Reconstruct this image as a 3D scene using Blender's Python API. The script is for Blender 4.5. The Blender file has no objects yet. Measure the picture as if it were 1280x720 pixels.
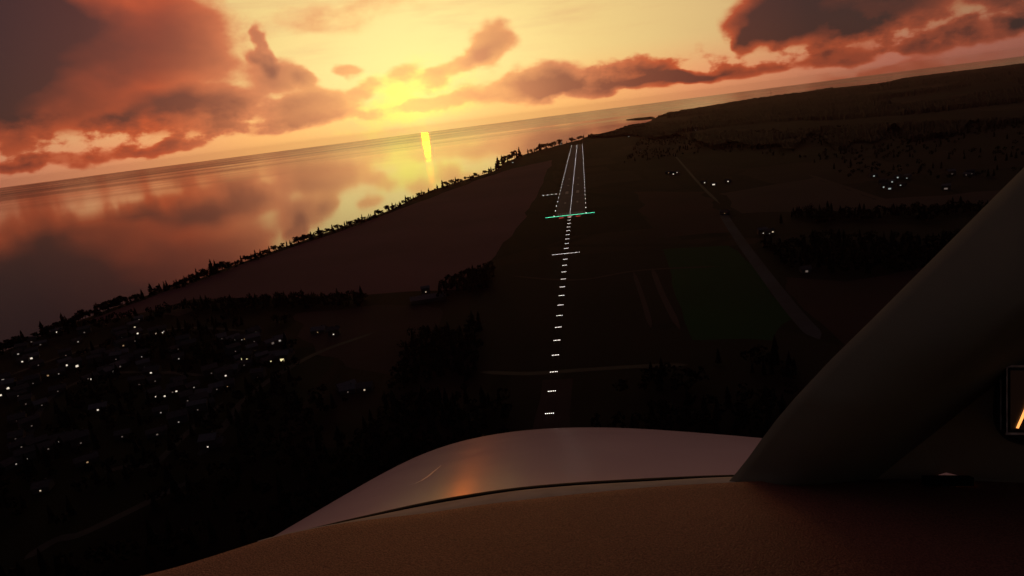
import bpy, bmesh, math, random
from mathutils import Vector, Matrix, noise
R = math.radians
random.seed(7)
scn = bpy.context.scene
NOSE_L = .80
SUN_E = .08
HAZE = 1.05e-5
CLOUDS = [(5, 62, 292, 100, -4, 1.25), (240, 25, 60, 60, 5, .25), (-30, 10, 150, 70, 0, .35), (-80, 120, 150, 60, 0, .5), (70, 152, 130, 28, 3, .42), (150, 152, 35, 14, 0, .3),
 (245, 140, 84, 30, 3, 1.05), (340, 92, 42, 26, 0, .72), (322, 72, 14, 20, 0, .5), (330, 48, 9, 24, 0, .5), (385, 138, 60, 26, 0, 1.05), (428, 82, 17, 18, 0, .6), (375, 95, 20, 20, 0, .55),
 (612, 62, 40, 32, 35, .85), (580, 88, 46, 18, 25, .62), (505, 100, 34, 20, 0, .6), (452, 112, 26, 14, 0, .6), (470, 145, 80, 9, 0, .5), (560, 132, 55, 9, 0, .55), (545, 108, 20, 12, 0, .45),
 (640, 120, 76, 19, 3, .72), (690, 100, 50, 24, 0, .9), (785, 90, 54, 21, 4, .9), (840,98,60,14,3,.7), (870, 90, 60, 11, 2, .65), (730,112,90,12,0,.6),
 (1075, 5, 165, 44, 0, 1.25), (960, 15, 62, 38, 0, .95), (936, 55, 19, 15, 0, .75), (1050, 68, 62, 14, 0, .8), (900, 92, 110, 10, 0, .5), (1185, 50, 62, 17, 0, .8), (1275, 30, 40, 18, 0, .95), (1250, 6, 50, 16, 0, .7),
 (60, 204, 170, 11, 0, .55), (200, 190, 60, 8, 0, .4), (-40, 222, 90, 9, 0, .45), (310, 165, 90, 10, 0, .45), (1120,85,150,9,0,.45), (440,15,140,25,0,.33)]
COL = scn.collection
# ------------------------------------------------------------------ camera model (photo pixels 1280x720)
F = 870.0; H = 160.0; TH = R(13.62); RO = R(7.35)
fw = Vector((0, math.cos(TH), -math.sin(TH))); up0 = Vector((0, math.sin(TH), math.cos(TH))); rt0 = Vector((1, 0, 0))
RT = rt0*math.cos(RO) - up0*math.sin(RO); UP = rt0*math.sin(RO) + up0*math.cos(RO)
CAM = Vector((0, 0, H))
def ray(x, y): return (RT*((x-640)/F) + UP*((360-y)/F) + fw)
def g(x, y, z=0.0):
    d = ray(x, y)
    if d.z > -0.003: d.z = -0.003
    t = (z-H)/d.z
    return Vector((d.x*t, d.y*t, z))
def pxm(p):                                   # photo pixels per metre at a world point
    return F/((p-CAM).dot(fw))
def inv(p):
    q = p-CAM; w = q.dot(fw)
    return 640+F*q.dot(RT)/w, 360-F*q.dot(UP)/w

# ------------------------------------------------------------------ materials
def newmat(name):
    m = bpy.data.materials.new(name); m.use_nodes = True
    nt = m.node_tree; return m, nt, nt.nodes['Principled BSDF']
def N(nt, t, **kw):
    n = nt.nodes.new(t)
    for k, v in kw.items(): setattr(n, k, v)
    return n
def mat(name, c1, c2=None, rough=0.8, scale=3.0, detail=5, bump=0.0, bdist=0.01, metal=0.0, spec=0.3, coords='Object', bscale=None):
    m, nt, b = newmat(name)
    b.inputs['Roughness'].default_value = rough; b.inputs['Metallic'].default_value = metal
    b.inputs['Specular IOR Level'].default_value = spec
    c2 = c2 or tuple(v*0.6 for v in c1)
    tc = N(nt, 'ShaderNodeTexCoord')
    no = N(nt, 'ShaderNodeTexNoise'); no.inputs['Scale'].default_value = scale; no.inputs['Detail'].default_value = detail
    nt.links.new(tc.outputs[coords], no.inputs['Vector'])
    cr = N(nt, 'ShaderNodeValToRGB'); cr.color_ramp.elements[0].position = .35; cr.color_ramp.elements[1].position = .65
    cr.color_ramp.elements[0].color = (*c1, 1); cr.color_ramp.elements[1].color = (*c2, 1)
    nt.links.new(no.outputs['Fac'], cr.inputs['Fac']); nt.links.new(cr.outputs['Color'], b.inputs['Base Color'])
    if bump:
        n2 = N(nt, 'ShaderNodeTexNoise'); n2.inputs['Scale'].default_value = bscale or scale*4; n2.inputs['Detail'].default_value = 6
        nt.links.new(tc.outputs[coords], n2.inputs['Vector'])
        bp = N(nt, 'ShaderNodeBump'); bp.inputs['Strength'].default_value = bump; bp.inputs['Distance'].default_value = bdist
        nt.links.new(n2.outputs['Fac'], bp.inputs['Height']); nt.links.new(bp.outputs['Normal'], b.inputs['Normal'])
    return m
def patchwork(m):
    nt = m.node_tree; b = nt.nodes['Principled BSDF']; src = b.inputs['Base Color'].links[0].from_socket
    tc = N(nt, 'ShaderNodeTexCoord'); mp = N(nt, 'ShaderNodeMapping'); mp.inputs['Rotation'].default_value = (0, 0, .12); mp.inputs['Scale'].default_value = (.0052, .0034, 1)
    nt.links.new(tc.outputs['Object'], mp.inputs['Vector'])
    vo = N(nt, 'ShaderNodeTexVoronoi', distance='CHEBYCHEV'); vo.inputs['Scale'].default_value = 1; vo.inputs['Randomness'].default_value = .75; nt.links.new(mp.outputs[0], vo.inputs['Vector'])
    sp_ = N(nt, 'ShaderNodeSeparateColor'); nt.links.new(vo.outputs['Color'], sp_.inputs[0])
    cr = N(nt, 'ShaderNodeValToRGB'); cr.color_ramp.interpolation = 'CONSTANT'; e = cr.color_ramp.elements
    e[0].color = (.6, .6, .62, 1); e[0].position = 0; e[1].position = .35; e[1].color = (1.0, 1.0, 1.0, 1)
    for p_, c_ in ((.55, (.75, 1.25, .8)), (.7, (1.9, 1.7, 1.6)), (.86, (1.2, 1.0, .9))): q = e.new(p_); q.color = (*c_, 1)
    nt.links.new(sp_.outputs[0], cr.inputs['Fac'])
    vd = N(nt, 'ShaderNodeTexVoronoi', feature='DISTANCE_TO_EDGE'); vd.inputs['Scale'].default_value = 1; vd.inputs['Randomness'].default_value = .75; nt.links.new(mp.outputs[0], vd.inputs['Vector'])
    mr = N(nt, 'ShaderNodeMapRange'); mr.inputs[1].default_value = .012; mr.inputs[2].default_value = .035; mr.inputs[3].default_value = .5; mr.inputs[4].default_value = 1; nt.links.new(vd.outputs['Distance'], mr.inputs[0])
    mx = N(nt, 'ShaderNodeMix', data_type='RGBA', blend_type='MULTIPLY'); mx.inputs[0].default_value = 1; nt.links.new(src, mx.inputs[6]); nt.links.new(cr.outputs['Color'], mx.inputs[7])
    m2 = N(nt, 'ShaderNodeVectorMath', operation='SCALE'); nt.links.new(mx.outputs[2], m2.inputs[0]); nt.links.new(mr.outputs[0], m2.inputs['Scale'])
    nt.links.new(m2.outputs[0], b.inputs['Base Color'])
def emat(name, col, s):
    m, nt, b = newmat(name)
    b.inputs['Base Color'].default_value = (*[c*.5 for c in col], 1)
    b.inputs['Emission Color'].default_value = (*col, 1); b.inputs['Emission Strength'].default_value = s
    m.cycles.emission_sampling = 'NONE'
    return m
M = {}
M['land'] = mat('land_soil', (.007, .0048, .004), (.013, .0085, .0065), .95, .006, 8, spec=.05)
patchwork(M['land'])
M['heath'] = mat('heath', (.135, .060, .064), (.105, .048, .052), .95, .004, 8, spec=.05)
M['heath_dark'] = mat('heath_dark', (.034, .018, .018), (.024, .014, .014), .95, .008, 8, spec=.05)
M['green_field'] = mat('green_field', (.006, .040, .009), (.004, .028, .007), .95, .006, 6, spec=.05)
M['tan_field'] = mat('tan_field', (.048, .030, .027), (.034, .022, .020), .95, .006, 6, spec=.05)
M['red_field'] = mat('red_field', (.036, .014, .014), (.022, .011, .011), .95, .006, 6, spec=.05)
M['turf'] = mat('turf', (.012, .008, .007), (.008, .006, .005), .95, .01, 6, spec=.05)
M['road'] = mat('road_asphalt', (.017, .017, .017), (.010, .010, .010), .85, .05, 5, spec=.2)
M['track'] = mat('gravel_track', (.024, .028, .044), (.014, .015, .024), .9, .02, 5, spec=.1)
M['asphalt'] = mat('runway_asphalt', (.066, .058, .070), (.050, .044, .054), .85, .03, 6, spec=.2)
M['paint'] = mat('runway_paint', (.30, .29, .30), (.2, .2, .2), .8, .5, 4)
M['foliage'] = mat('conifer_foliage', (.009, .007, .005), (.005, .004, .003), .9, .6, 3, spec=.05)
M['foliage2'] = mat('broadleaf_foliage', (.010, .008, .005), (.006, .005, .003), .9, .5, 3, spec=.05)
M['bark'] = mat('bark', (.03, .02, .015), (.02, .013, .01), .9, 2, 4)
M['canopy'] = mat('forest_canopy', (.006, .0042, .0036), (.004, .003, .0025), .95, .02, 6, spec=.05)
M['wall_pale'] = mat('pale_render_wall', (.05, .046, .042), (.035, .033, .03), .9, .6, 4)
M['wall_dark'] = mat('dark_timber_wall', (.05, .038, .03), (.035, .026, .02), .9, .6, 4)
M['roof_dark'] = mat('dark_roof', (.04, .033, .032), (.025, .021, .021), .85, .8, 4)
M['roof_grey'] = mat('grey_metal_roof', (.055, .055, .057), (.035, .036, .04), .7, .4, 4)
M['metal'] = mat('dark_steel', (.04, .04, .042), (.03, .03, .03), .6, 3, 3, metal=.5)
M['lamp'] = emat('lamp_white', (1, .90, .82), 4)
M['lamp_rwy'] = emat('lamp_runway', (1, .90, .85), 4.5)
M['lamp_ctr'] = emat('lamp_centreline', (.9, .85, .85), 4.0)
M['lamp_green'] = emat('lamp_green', (.10, .8, .42), 4)
M['lamp_red'] = emat('lamp_red', (1, .10, .08), 1.4)
M['win_b'] = emat('window_bright', (1, .86, .68), .85)
M['win_m'] = emat('window_mid', (.9, .78, .66), .34)
M['win_d'] = emat('window_dim', (.8, .62, .5), .13)
M['win_o'] = emat('window_orange', (1, .62, .30), .30); M['win_w'] = emat('window_warm', (1, .78, .52), .6)
M['win_y'] = emat('window_yellow', (1, .85, .42), .95)
M['win_g'] = emat('cool_window_pale_patch', (.75, .85, .78), .35)  # cool lit windows; also glows in place of pale roofs and shore

# ------------------------------------------------------------------ object helpers
def tag(o, label=None, cat=None, group=None, kind=None):
    if label: o['label'] = label
    if cat: o['category'] = cat
    if group: o['group'] = group
    if kind: o['kind'] = kind
    return o
def mesh(name, verts, faces, mats, mi=None, smooth=False):
    me = bpy.data.meshes.new(name); me.from_pydata([tuple(v) for v in verts], [], faces)
    for m in (mats if isinstance(mats, (list, tuple)) else [mats]): me.materials.append(m)
    if mi: me.polygons.foreach_set('material_index', mi)
    if smooth: me.polygons.foreach_set('use_smooth', [True]*len(me.polygons))
    me.update(); return me
def obj(name, me, parent=None, loc=None):
    o = bpy.data.objects.new(name, me); COL.objects.link(o)
    if parent: o.parent = parent
    if loc is not None: o.location = loc
    return o
def empty(name, loc=(0, 0, 0), rz=0):
    o = bpy.data.objects.new(name, None); COL.objects.link(o); o.location = loc; o.rotation_euler = (0, 0, rz); o.empty_display_size = .5
    return o
class MB:
    def __init__(s): s.v = []; s.f = []; s.m = []
    def box(s, c, d, mi=0, rz=0):
        b = len(s.v); cs, sn = math.cos(rz), math.sin(rz)
        for z in (-1, 1):
            for x, y in ((-1, -1), (1, -1), (1, 1), (-1, 1)):
                X, Y = x*d[0]/2, y*d[1]/2
                s.v.append((c[0]+X*cs-Y*sn, c[1]+X*sn+Y*cs, c[2]+z*d[2]/2))
        for q in ((3, 2, 1, 0), (4, 5, 6, 7), (0, 1, 5, 4), (1, 2, 6, 5), (2, 3, 7, 6), (3, 0, 4, 7)):
            s.f.append([b+i for i in q]); s.m.append(mi)
    def tube(s, p, q, r0, r1, n=6, mi=0):
        p = Vector(p); q = Vector(q); d = (q-p).normalized(); a = d.orthogonal().normalized(); e = d.cross(a); b = len(s.v)
        for c, r in ((p, r0), (q, r1)):
            for i in range(n):
                t = 2*math.pi*i/n; s.v.append(c+a*r*math.cos(t)+e*r*math.sin(t))
        for i in range(n):
            s.f.append([b+i, b+(i+1) % n, b+n+(i+1) % n, b+n+i]); s.m.append(mi)
        s.f.append([b+n+i for i in range(n)]); s.m.append(mi)
    def ball(s, c, r, n=8, k=5, mi=0, sz=1):
        b = len(s.v)
        for j in range(k+1):
            ph = math.pi*j/k
            for i in range(n):
                t = 2*math.pi*i/n
                s.v.append((c[0]+r*math.sin(ph)*math.cos(t), c[1]+r*math.sin(ph)*math.sin(t), c[2]-r*sz*math.cos(ph)))
        for j in range(k):
            for i in range(n):
                s.f.append([b+j*n+i, b+j*n+(i+1) % n, b+(j+1)*n+(i+1) % n, b+(j+1)*n+i]); s.m.append(mi)
    def me(s, name, mats, smooth=False): return mesh(name, s.v, s.f, mats, s.m, smooth)

def flat_poly(name, pts, z, m, kind='structure', thick=None):
    bm = bmesh.new(); vs = [bm.verts.new((p[0], p[1], z)) for p in pts]
    es = [bm.edges.new((vs[i], vs[(i+1) % len(vs)])) for i in range(len(vs))]
    bmesh.ops.triangle_fill(bm, use_beauty=True, use_dissolve=False, edges=es, normal=(0, 0, 1))
    for f in bm.faces:
        if f.normal.z < 0: f.normal_flip()
    if thick:
        for i in range(len(vs)):
            a, b = vs[i], vs[(i+1) % len(vs)]
            c = bm.verts.new((b.co.x, b.co.y, z-thick)); d = bm.verts.new((a.co.x, a.co.y, z-thick))
            bm.faces.new((a, d, c, b))
    me = bpy.data.meshes.new(name); bm.to_mesh(me); bm.free(); me.materials.append(m)
    o = obj(name, me); o['kind'] = kind; return o
def wob(pts, amp, n=6, seed=0):               # roughen a polygon outline
    out = []; k = len(pts)
    for i in range(k):
        a = pts[i]; b = pts[(i+1) % k]
        for j in range(n):
            p = a.lerp(b, j/n); L = (b-a).length
            q = noise.noise_vector(p*(.02)+Vector((seed, 0, 0)))
            out.append(p+Vector((q.x, q.y, 0))*min(amp, L*.15))
    return out
def strip(name, pts, w, z, m):
    P = [Vector((p[0], p[1], 0)) for p in pts]; Q = []
    for i in range(len(P)-1):
        p0 = P[max(i-1, 0)]; p1 = P[i]; p2 = P[i+1]; p3 = P[min(i+2, len(P)-1)]
        for j in range(8):
            t = j/8
            Q.append(.5*((2*p1)+(p2-p0)*t+(2*p0-5*p1+4*p2-p3)*t*t+(3*p1-p0-3*p2+p3)*t**3))
    Q.append(P[-1]); v = []; f = []
    for i, p in enumerate(Q):
        d = (Q[min(i+1, len(Q)-1)]-Q[max(i-1, 0)]).normalized(); n = Vector((-d.y, d.x, 0))*w/2*max(.1, min(1, i/2.5, (len(Q)-1-i)/2.5))
        v += [(p+n).to_tuple()[:2]+(z,), (p-n).to_tuple()[:2]+(z,)]
    for i in range(len(Q)-1): f.append([2*i, 2*i+1, 2*i+3, 2*i+2])
    o = obj(name, mesh(name, v, f, m)); o['kind'] = 'structure'; return o

# ------------------------------------------------------------------ sea and land
SEA_R = 38000
sv = [(0, 0, -4)]+[(SEA_R*math.cos(2*math.pi*i/180), SEA_R*math.sin(2*math.pi*i/180), -4) for i in range(180)]
m, nt, b = newmat('sea_water')
b.inputs['Base Color'].default_value = (.03, .008, .006, 1); b.inputs['IOR'].default_value = 1.333; b.inputs['Specular IOR Level'].default_value = .8
tc = N(nt, 'ShaderNodeTexCoord'); mp = N(nt, 'ShaderNodeMapping'); mp.inputs['Scale'].default_value = (.0004, .0016, 1)
nt.links.new(tc.outputs['Object'], mp.inputs['Vector'])
n1 = N(nt, 'ShaderNodeTexNoise'); n1.inputs['Scale'].default_value = 1; n1.inputs['Detail'].default_value = 5; nt.links.new(mp.outputs['Vector'], n1.inputs['Vector'])
mr = N(nt, 'ShaderNodeMapRange'); mr.inputs[1].default_value = .35; mr.inputs[2].default_value = .7; mr.inputs[3].default_value = .03; mr.inputs[4].default_value = .07
nt.links.new(n1.outputs['Fac'], mr.inputs[0]); ge = N(nt, 'ShaderNodeVectorMath', operation='LENGTH'); nt.links.new(tc.outputs['Object'], ge.inputs[0])
ms_ = N(nt, 'ShaderNodeMapRange'); ms_.inputs[1].default_value = 3500; ms_.inputs[2].default_value = 13000; ms_.inputs[3].default_value = 0; ms_.inputs[4].default_value = .09; nt.links.new(ge.outputs['Value'], ms_.inputs[0])
mp2 = N(nt, 'ShaderNodeMapping'); mp2.inputs['Scale'].default_value = (.00025, .00055, 1); mp2.inputs['Location'].default_value = (3.1, .4, 0); nt.links.new(tc.outputs['Object'], mp2.inputs['Vector'])
n3 = N(nt, 'ShaderNodeTexNoise'); n3.inputs['Scale'].default_value = 1; n3.inputs['Detail'].default_value = 4; nt.links.new(mp2.outputs['Vector'], n3.inputs['Vector'])
mr3 = N(nt, 'ShaderNodeMapRange'); mr3.inputs[1].default_value = .35; mr3.inputs[2].default_value = .65; mr3.inputs[3].default_value = .45; mr3.inputs[4].default_value = 1.9; nt.links.new(n3.outputs['Fac'], mr3.inputs[0])
mm_ = N(nt, 'ShaderNodeMath', operation='MULTIPLY'); nt.links.new(ms_.outputs[0], mm_.inputs[0]); nt.links.new(mr3.outputs[0], mm_.inputs[1])
ma_ = N(nt, 'ShaderNodeMath', operation='ADD'); nt.links.new(mr.outputs[0], ma_.inputs[0]); nt.links.new(mm_.outputs[0], ma_.inputs[1])
nt.links.new(ma_.outputs[0], b.inputs['Roughness'])
n2 = N(nt, 'ShaderNodeTexNoise'); n2.inputs['Scale'].default_value = .02; n2.inputs['Detail'].default_value = 4; nt.links.new(tc.outputs['Object'], n2.inputs['Vector'])
bp = N(nt, 'ShaderNodeBump'); bp.inputs['Strength'].default_value = .10; bp.inputs['Distance'].default_value = .3
nt.links.new(n2.outputs['Fac'], bp.inputs['Height']); nt.links.new(bp.outputs['Normal'], b.inputs['Normal'])
sea = obj('sea', mesh('sea', sv, [[0, i+1, (i+1) % 180+1] for i in range(180)], m)); sea['kind'] = 'structure'

COAST = [(-40, 455), (0, 441), (20, 433), (55, 418), (90, 404), (130, 389), (190, 367), (230, 355), (300, 329), (360, 307), (400, 293), (440, 280), (470, 269),
         (500, 257), (520, 246), (560, 231), (590, 222), (612, 216), (622, 211), (628, 205), (650, 195), (672, 188), (690, 184), (715, 177), (745, 168), (780, 160), (806, 154), (818, 148),
         (830, 143), (860, 137), (900, 131), (960, 121.5), (1030, 111), (1100, 104), (1130, 98), (1170, 92), (1225, 86), (1280, 79), (1330, 74)]
cp = [g(*p) for p in COAST]
cpts = []
for i in range(len(cp)-1):
    L = (cp[i+1]-cp[i]).length; k = 6
    nrm = Vector((-(cp[i+1]-cp[i]).y, (cp[i+1]-cp[i]).x, 0)).normalized()
    for j in range(k):
        p = cp[i].lerp(cp[i+1], j/k); cpts.append(p+nrm*L*.06*noise.noise(p*.004*(500/max(L, 60)))*(1 if j else 0))
land_poly = cpts+[cp[-1], Vector((24000, 11000, 0)), Vector((24000, -6000, 0)), Vector((-1500, -6000, 0)), Vector((-1200, -400, 0))]
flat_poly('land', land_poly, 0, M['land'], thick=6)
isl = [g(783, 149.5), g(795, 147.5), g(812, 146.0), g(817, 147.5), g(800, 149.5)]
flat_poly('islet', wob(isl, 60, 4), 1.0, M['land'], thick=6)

def field(name, px, z, m, amp=14, seed=0): return flat_poly(name, wob([g(*p) for p in px], amp, 8, seed), z, m)
field('heathland', [(105, 402), (200, 367), (300, 332), (420, 291), (520, 254), (600, 224), (640, 211), (690, 200), (672, 245), (640, 295), (605, 330), (575, 362), (450, 368), (330, 372), (240, 374), (150, 398)], .02, M['heath'], 9)
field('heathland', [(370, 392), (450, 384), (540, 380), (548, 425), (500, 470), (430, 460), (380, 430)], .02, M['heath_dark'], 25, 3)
field('meadow', [(600, 335), (680, 325), (800, 330), (805, 400), (790, 455), (610, 462), (580, 420)], .02, M['turf'], 12, 5)
field('green_field', [(835, 312), (910, 306), (955, 345), (990, 395), (965, 425), (850, 425)], .03, M['green_field'], 10, 6)
field('tan_field', [(905, 242), (1018, 222), (1055, 236), (1100, 249), (1270, 237), (1262, 252), (1090, 262), (1020, 264), (930, 267)], .02, M['tan_field'], 18, 7)
field('tan_field', [(790, 240), (880, 240), (900, 262), (915, 290), (830, 296)], .02, M['red_field'], 18, 8)
field('ploughed_field', [(975, 345), (1060, 352), (1190, 330), (1110, 395), (1050, 430), (1010, 395)], .02, M['red_field'], 12, 9)
field('sandy_pit', [(205, 392), (235, 379), (275, 373), (262, 382), (225, 395)], .03, M['tan_field'], 6, 10)
field('clearing', [(676, 476), (714, 474), (712, 560), (664, 560)], .04, M['heath_dark'], 3, 11)
for k, (w, m, pts) in enumerate([
    (11, 'track', [(900, 262), (925, 300), (958, 345), (993, 390), (1024, 424)]),
    (6, 'road', [(600, 465), (660, 467), (720, 463), (800, 458), (860, 456)]),
    (4, 'tan_field', [(792, 340), (804, 375), (814, 410)]),
    (5, 'tan_field', [(815, 335), (828, 368), (850, 412)]),
    (9, 'tan_field', [(1010, 218), (1060, 235), (1120, 252), (1200, 246), (1290, 236)]),
    (6, 'road', [(250, 570), (263, 553), (287, 525), (305, 500), (345, 470), (400, 440), (470, 415)]),
    (5, 'road', [(130, 590), (159, 583), (190, 581), (211, 564), (229, 546), (279, 502)]),
    (5, 'road', [(10, 470), (80, 445), (150, 425), (230, 410), (320, 415)]),
    (5, 'road', [(30, 560), (60, 500), (120, 470), (190, 465), (260, 470)]),
    (6, 'road', [(30, 700), (70, 675), (100, 668), (160, 640), (240, 600)]),
    (5, 'tan_field', [(640, 345), (720, 350), (800, 338), (900, 333)]),
    (5, 'road', [(840, 190), (870, 225), (900, 255)]),
]): strip('road' if m == 'road' else 'track', [g(*p) for p in pts], w, .06+.004*k, M[m])

# ------------------------------------------------------------------ runway
T0 = g(712.5, 269.5); E0 = g(721, 181); A0 = g(685, 522)
AX = (E0-A0); AX.z = 0; AX.normalize(); RX = Vector((AX.y, -AX.x, 0)); RLEN = (E0-T0).length
YAW = math.atan2(AX.y, AX.x)-math.pi/2
print('runway', T0, 'len', RLEN, 'app', (T0-A0).length)
def rw(s, l, z=0): p = T0+AX*s+RX*l; return Vector((p.x, p.y, z))
def rect(name, s0, s1, l0, l1, z, m): return flat_poly(name, [rw(s0, l0), rw(s1, l0), rw(s1, l1), rw(s0, l1)], z, m)
W = 24
rect('runway', -5, RLEN+10, -W, W, .10, M['asphalt'])
mk = MB()
def mkq(s0, s1, l0, l1):
    b_ = len(mk.v); mk.v += [rw(s0, l0, .108), rw(s0, l1, .108), rw(s1, l1, .108), rw(s1, l0, .108)]; mk.f.append([b_, b_+1, b_+2, b_+3]); mk.m.append(0)
s = 70
while s < RLEN-60: mkq(s, s+30, -.45, .45); s += 50
for sg in (-1, 1):
    for j in range(6): mkq(6, 36, sg*(3+j*3.2)-.9, sg*(3+j*3.2)+.9)
    mkq(300, 345, sg*11-3, sg*11+3)
    for s in (150, 450, 600): mkq(s, s+22, sg*11-1.5, sg*11+1.5)
o = obj('runway_marking', mk.me('runway_marking', M['paint'])); o['kind'] = 'structure'

ORD = ['first','second','third','fourth','fifth','sixth','seventh','eighth','ninth','tenth','eleventh','twelfth','thirteenth','fourteenth','fifteenth','sixteenth','seventeenth','eighteenth','nineteenth']
TEN = {20:'twent',30:'thirt',40:'fort',50:'fift',60:'sixt',70:'sevent',80:'eight',90:'ninet'}
def ordw(n):
    if n <= 19: return ORD[n-1]
    if n >= 100: 
        h = ['', 'one hundred', 'two hundred', 'three hundred'][n//100]
        return h+('th' if n % 100 == 0 else ' and '+ordw(n % 100))
    t = n//10*10
    return TEN[t]+('ieth' if n % 10 == 0 else 'y-'+ORD[n % 10-1])
# approach light bars: frame and five lamps each
def lamp_mesh(r, m, hgt):
    b_ = MB(); b_.ball((0, 0, hgt), r, 8, 5, 0); b_.tube((0, 0, hgt-r*1.6), (0, 0, hgt-r*.7), r*.5, r*.8, 8, 1); return b_.me('lamp', [m, M['metal']])
lm = lamp_mesh(.21, M['lamp'], 2.4)
fb = MB(); fb.box((0, 0, 1.9), (4.8, .12, .12))
for x in (-1.8, 1.8): fb.tube((x, 0, 0), (x, 0, 1.9), .09, .09, 6)
for x in (-1.8, 1.8): fb.box((x, 0, .1), (.6, .6, .2))
fm = fb.me('frame', M['metal'])
NB = 24
for i in range(1, NB+1):
    dist = (T0-A0).length*i/NB
    t = empty('approach_light_bar', rw(-dist, 0), YAW)
    n = NB+1-i
    tag(t, 'short bar of five white approach lights, '+('the one nearest the aircraft nose' if n == 1 else 'the one next to the green threshold lights' if i == 1 else ordw(n)+' from the aircraft nose'), 'approach lights', 'white approach light bars')
    obj('frame', fm, t)
    for k in range(5): obj('lamp', lm, t, ((k-2)*1.05, 0, 0))
cf = MB(); cf.box((0, 0, 1.9), (12.4, .12, .12))
for x in (-5.6, 0, 5.6): cf.tube((x, 0, 0), (x, 0, 1.9), .09, .09, 6)
cfm = cf.me('frame', M['metal'])
i10 = (T0-A0).length*10/NB
for sg in (-1, 1):
    t = empty('crossbar_light_bar', rw(-i10, sg*9.4), YAW)
    tag(t, 'long horizontal row of white lights on the '+('left' if sg < 0 else 'right')+' of the approach crossbar', 'approach lights', 'two halves of the approach crossbar')
    obj('frame', cfm, t)
    for k in range(9): obj('lamp', lm, t, ((k-4)*1.5, 0, 0))
# green threshold bar (lamps individually mounted in a row)
def light_thing(name, p, me, label, cat, group):
    o = obj(name, me, None, p); o.rotation_euler = (0, 0, YAW); return tag(o, label, cat, group)
gm = lamp_mesh(.42, M['lamp_green'], 1.1)
NG = 39
for i in range(NG):
    light_thing('threshold_light', rw(-2, (i-(NG-1)/2)*2.0), gm, 'green light in the runway threshold row, %s from the left end' % ordw(i+1), 'runway light', 'green threshold lights')
em = lamp_mesh(.42, M['lamp_rwy'], .8); cm = lamp_mesh(.25, M['lamp_ctr'], .3)
k = 0; s = 8
while s < RLEN:
    for sg, side in ((-1, 'left'), (1, 'right')):
        light_thing('runway_edge_light', rw(s, sg*(W+1.5)), em, 'white light on the %s edge of the runway, %s beyond the green row' % (side, ordw(k+1)), 'runway light', 'white runway edge lights')
    k += 1; s += 60
k = 0; s = 20
while s < RLEN:
    light_thing('centreline_light', rw(s, 0, .1), cm, 'faint white light on the runway centre line, %s beyond the green row' % ordw(k+1), 'runway light', 'runway centreline lights')
    k += 1; s += 15
rm = lamp_mesh(.40, M['lamp_red'], 1.4)
rf = MB(); rf.box((0, 0, .9), (7, .12, .12)); rf.box((-2.5, 0, .45), (.2, .2, .9)); rf.box((2.5, 0, .45), (.2, .2, .9)); rfm = rf.me('frame', M['metal'])
for x, nm in ((-13, 'left'), (0, 'middle'), (13, 'right')):
    t = empty('red_light_bar', rw(-24 if x else -16, x+(.1 if x else 0)), YAW)
    tag(t, 'dim red light bar just before the green row, the %s one' % nm, 'approach lights', 'red bars before the threshold')
    obj('frame', rfm, t)
    for k in range(5): obj('lamp', rm, t, ((k-2)*1.5, 0, 0))
pm = MB(); pm.box((0, 0, .7), (1.8, 1.4, .5), 1); pm.box((0, -.71, .7), (1.4, .04, .42), 0)
for x in (-.8, .8): pm.tube((x, 0, 0), (x, 0, .5), .07, .07, 6, 1)
pmm = pm.me('glide_slope_light', [emat('papi_white', (1, .95, .9), 5), M['metal']])
PB = g(694, 243); sp = (PB-T0).dot(AX)
for i in range(4):
    light_thing('glide_slope_light', rw(sp, -(W+9)-i*8.6), pmm, 'bright white glide slope light left of the runway, %s from the runway edge' % ordw(i+1), 'runway light', 'four glide slope lights')

# ------------------------------------------------------------------ trees
def conifer(seed, h=14, r=2.6, dense=1.0):
    rnd = random.Random(seed); v = []; f = []
    tiers = int(13*dense)
    for j in range(tiers):
        t = j/(tiers-1); z = h*(.12+.86*t); rad = r*(1-t)**.8*rnd.uniform(.75, 1.15)+.12
        for k in range(rnd.randint(6, 8)):
            a = rnd.uniform(0, 6.283); rr = rad*rnd.uniform(.65, 1.2); dz = -rr*.35
            w = rr*.30+.1; c = Vector((math.cos(a), math.sin(a), 0)); n = Vector((-c.y, c.x, 0))
            b_ = len(v)
            v += [c*.05+Vector((0, 0, z+.5)), c*rr*.6+n*w+Vector((0, 0, z+dz*.5)), c*rr+Vector((0, 0, z+dz+rnd.uniform(-.2, .4))), c*rr*.6-n*w+Vector((0, 0, z+dz*.5))]
            f.append([b_, b_+1, b_+2, b_+3])
            b_ = len(v)
            v += [c*.1+Vector((0, 0, z-.5)), c*rr*.7+Vector((0, 0, z+dz-.7)), c*rr*.9+Vector((0, 0, z+dz+.3)), c*.1+Vector((0, 0, z+.7))]
            f.append([b_, b_+1, b_+2, b_+3])
    cr = mesh('crown', v, f, M['foliage'])
    t = MB(); t.tube((0, 0, -.5), (0, 0, h*.5), .22, .14, 6); t.tube((0, 0, h*.5), (0, 0, h*.98), .14, .03, 5)
    return cr, t.me('trunk', M['bark'])
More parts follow.
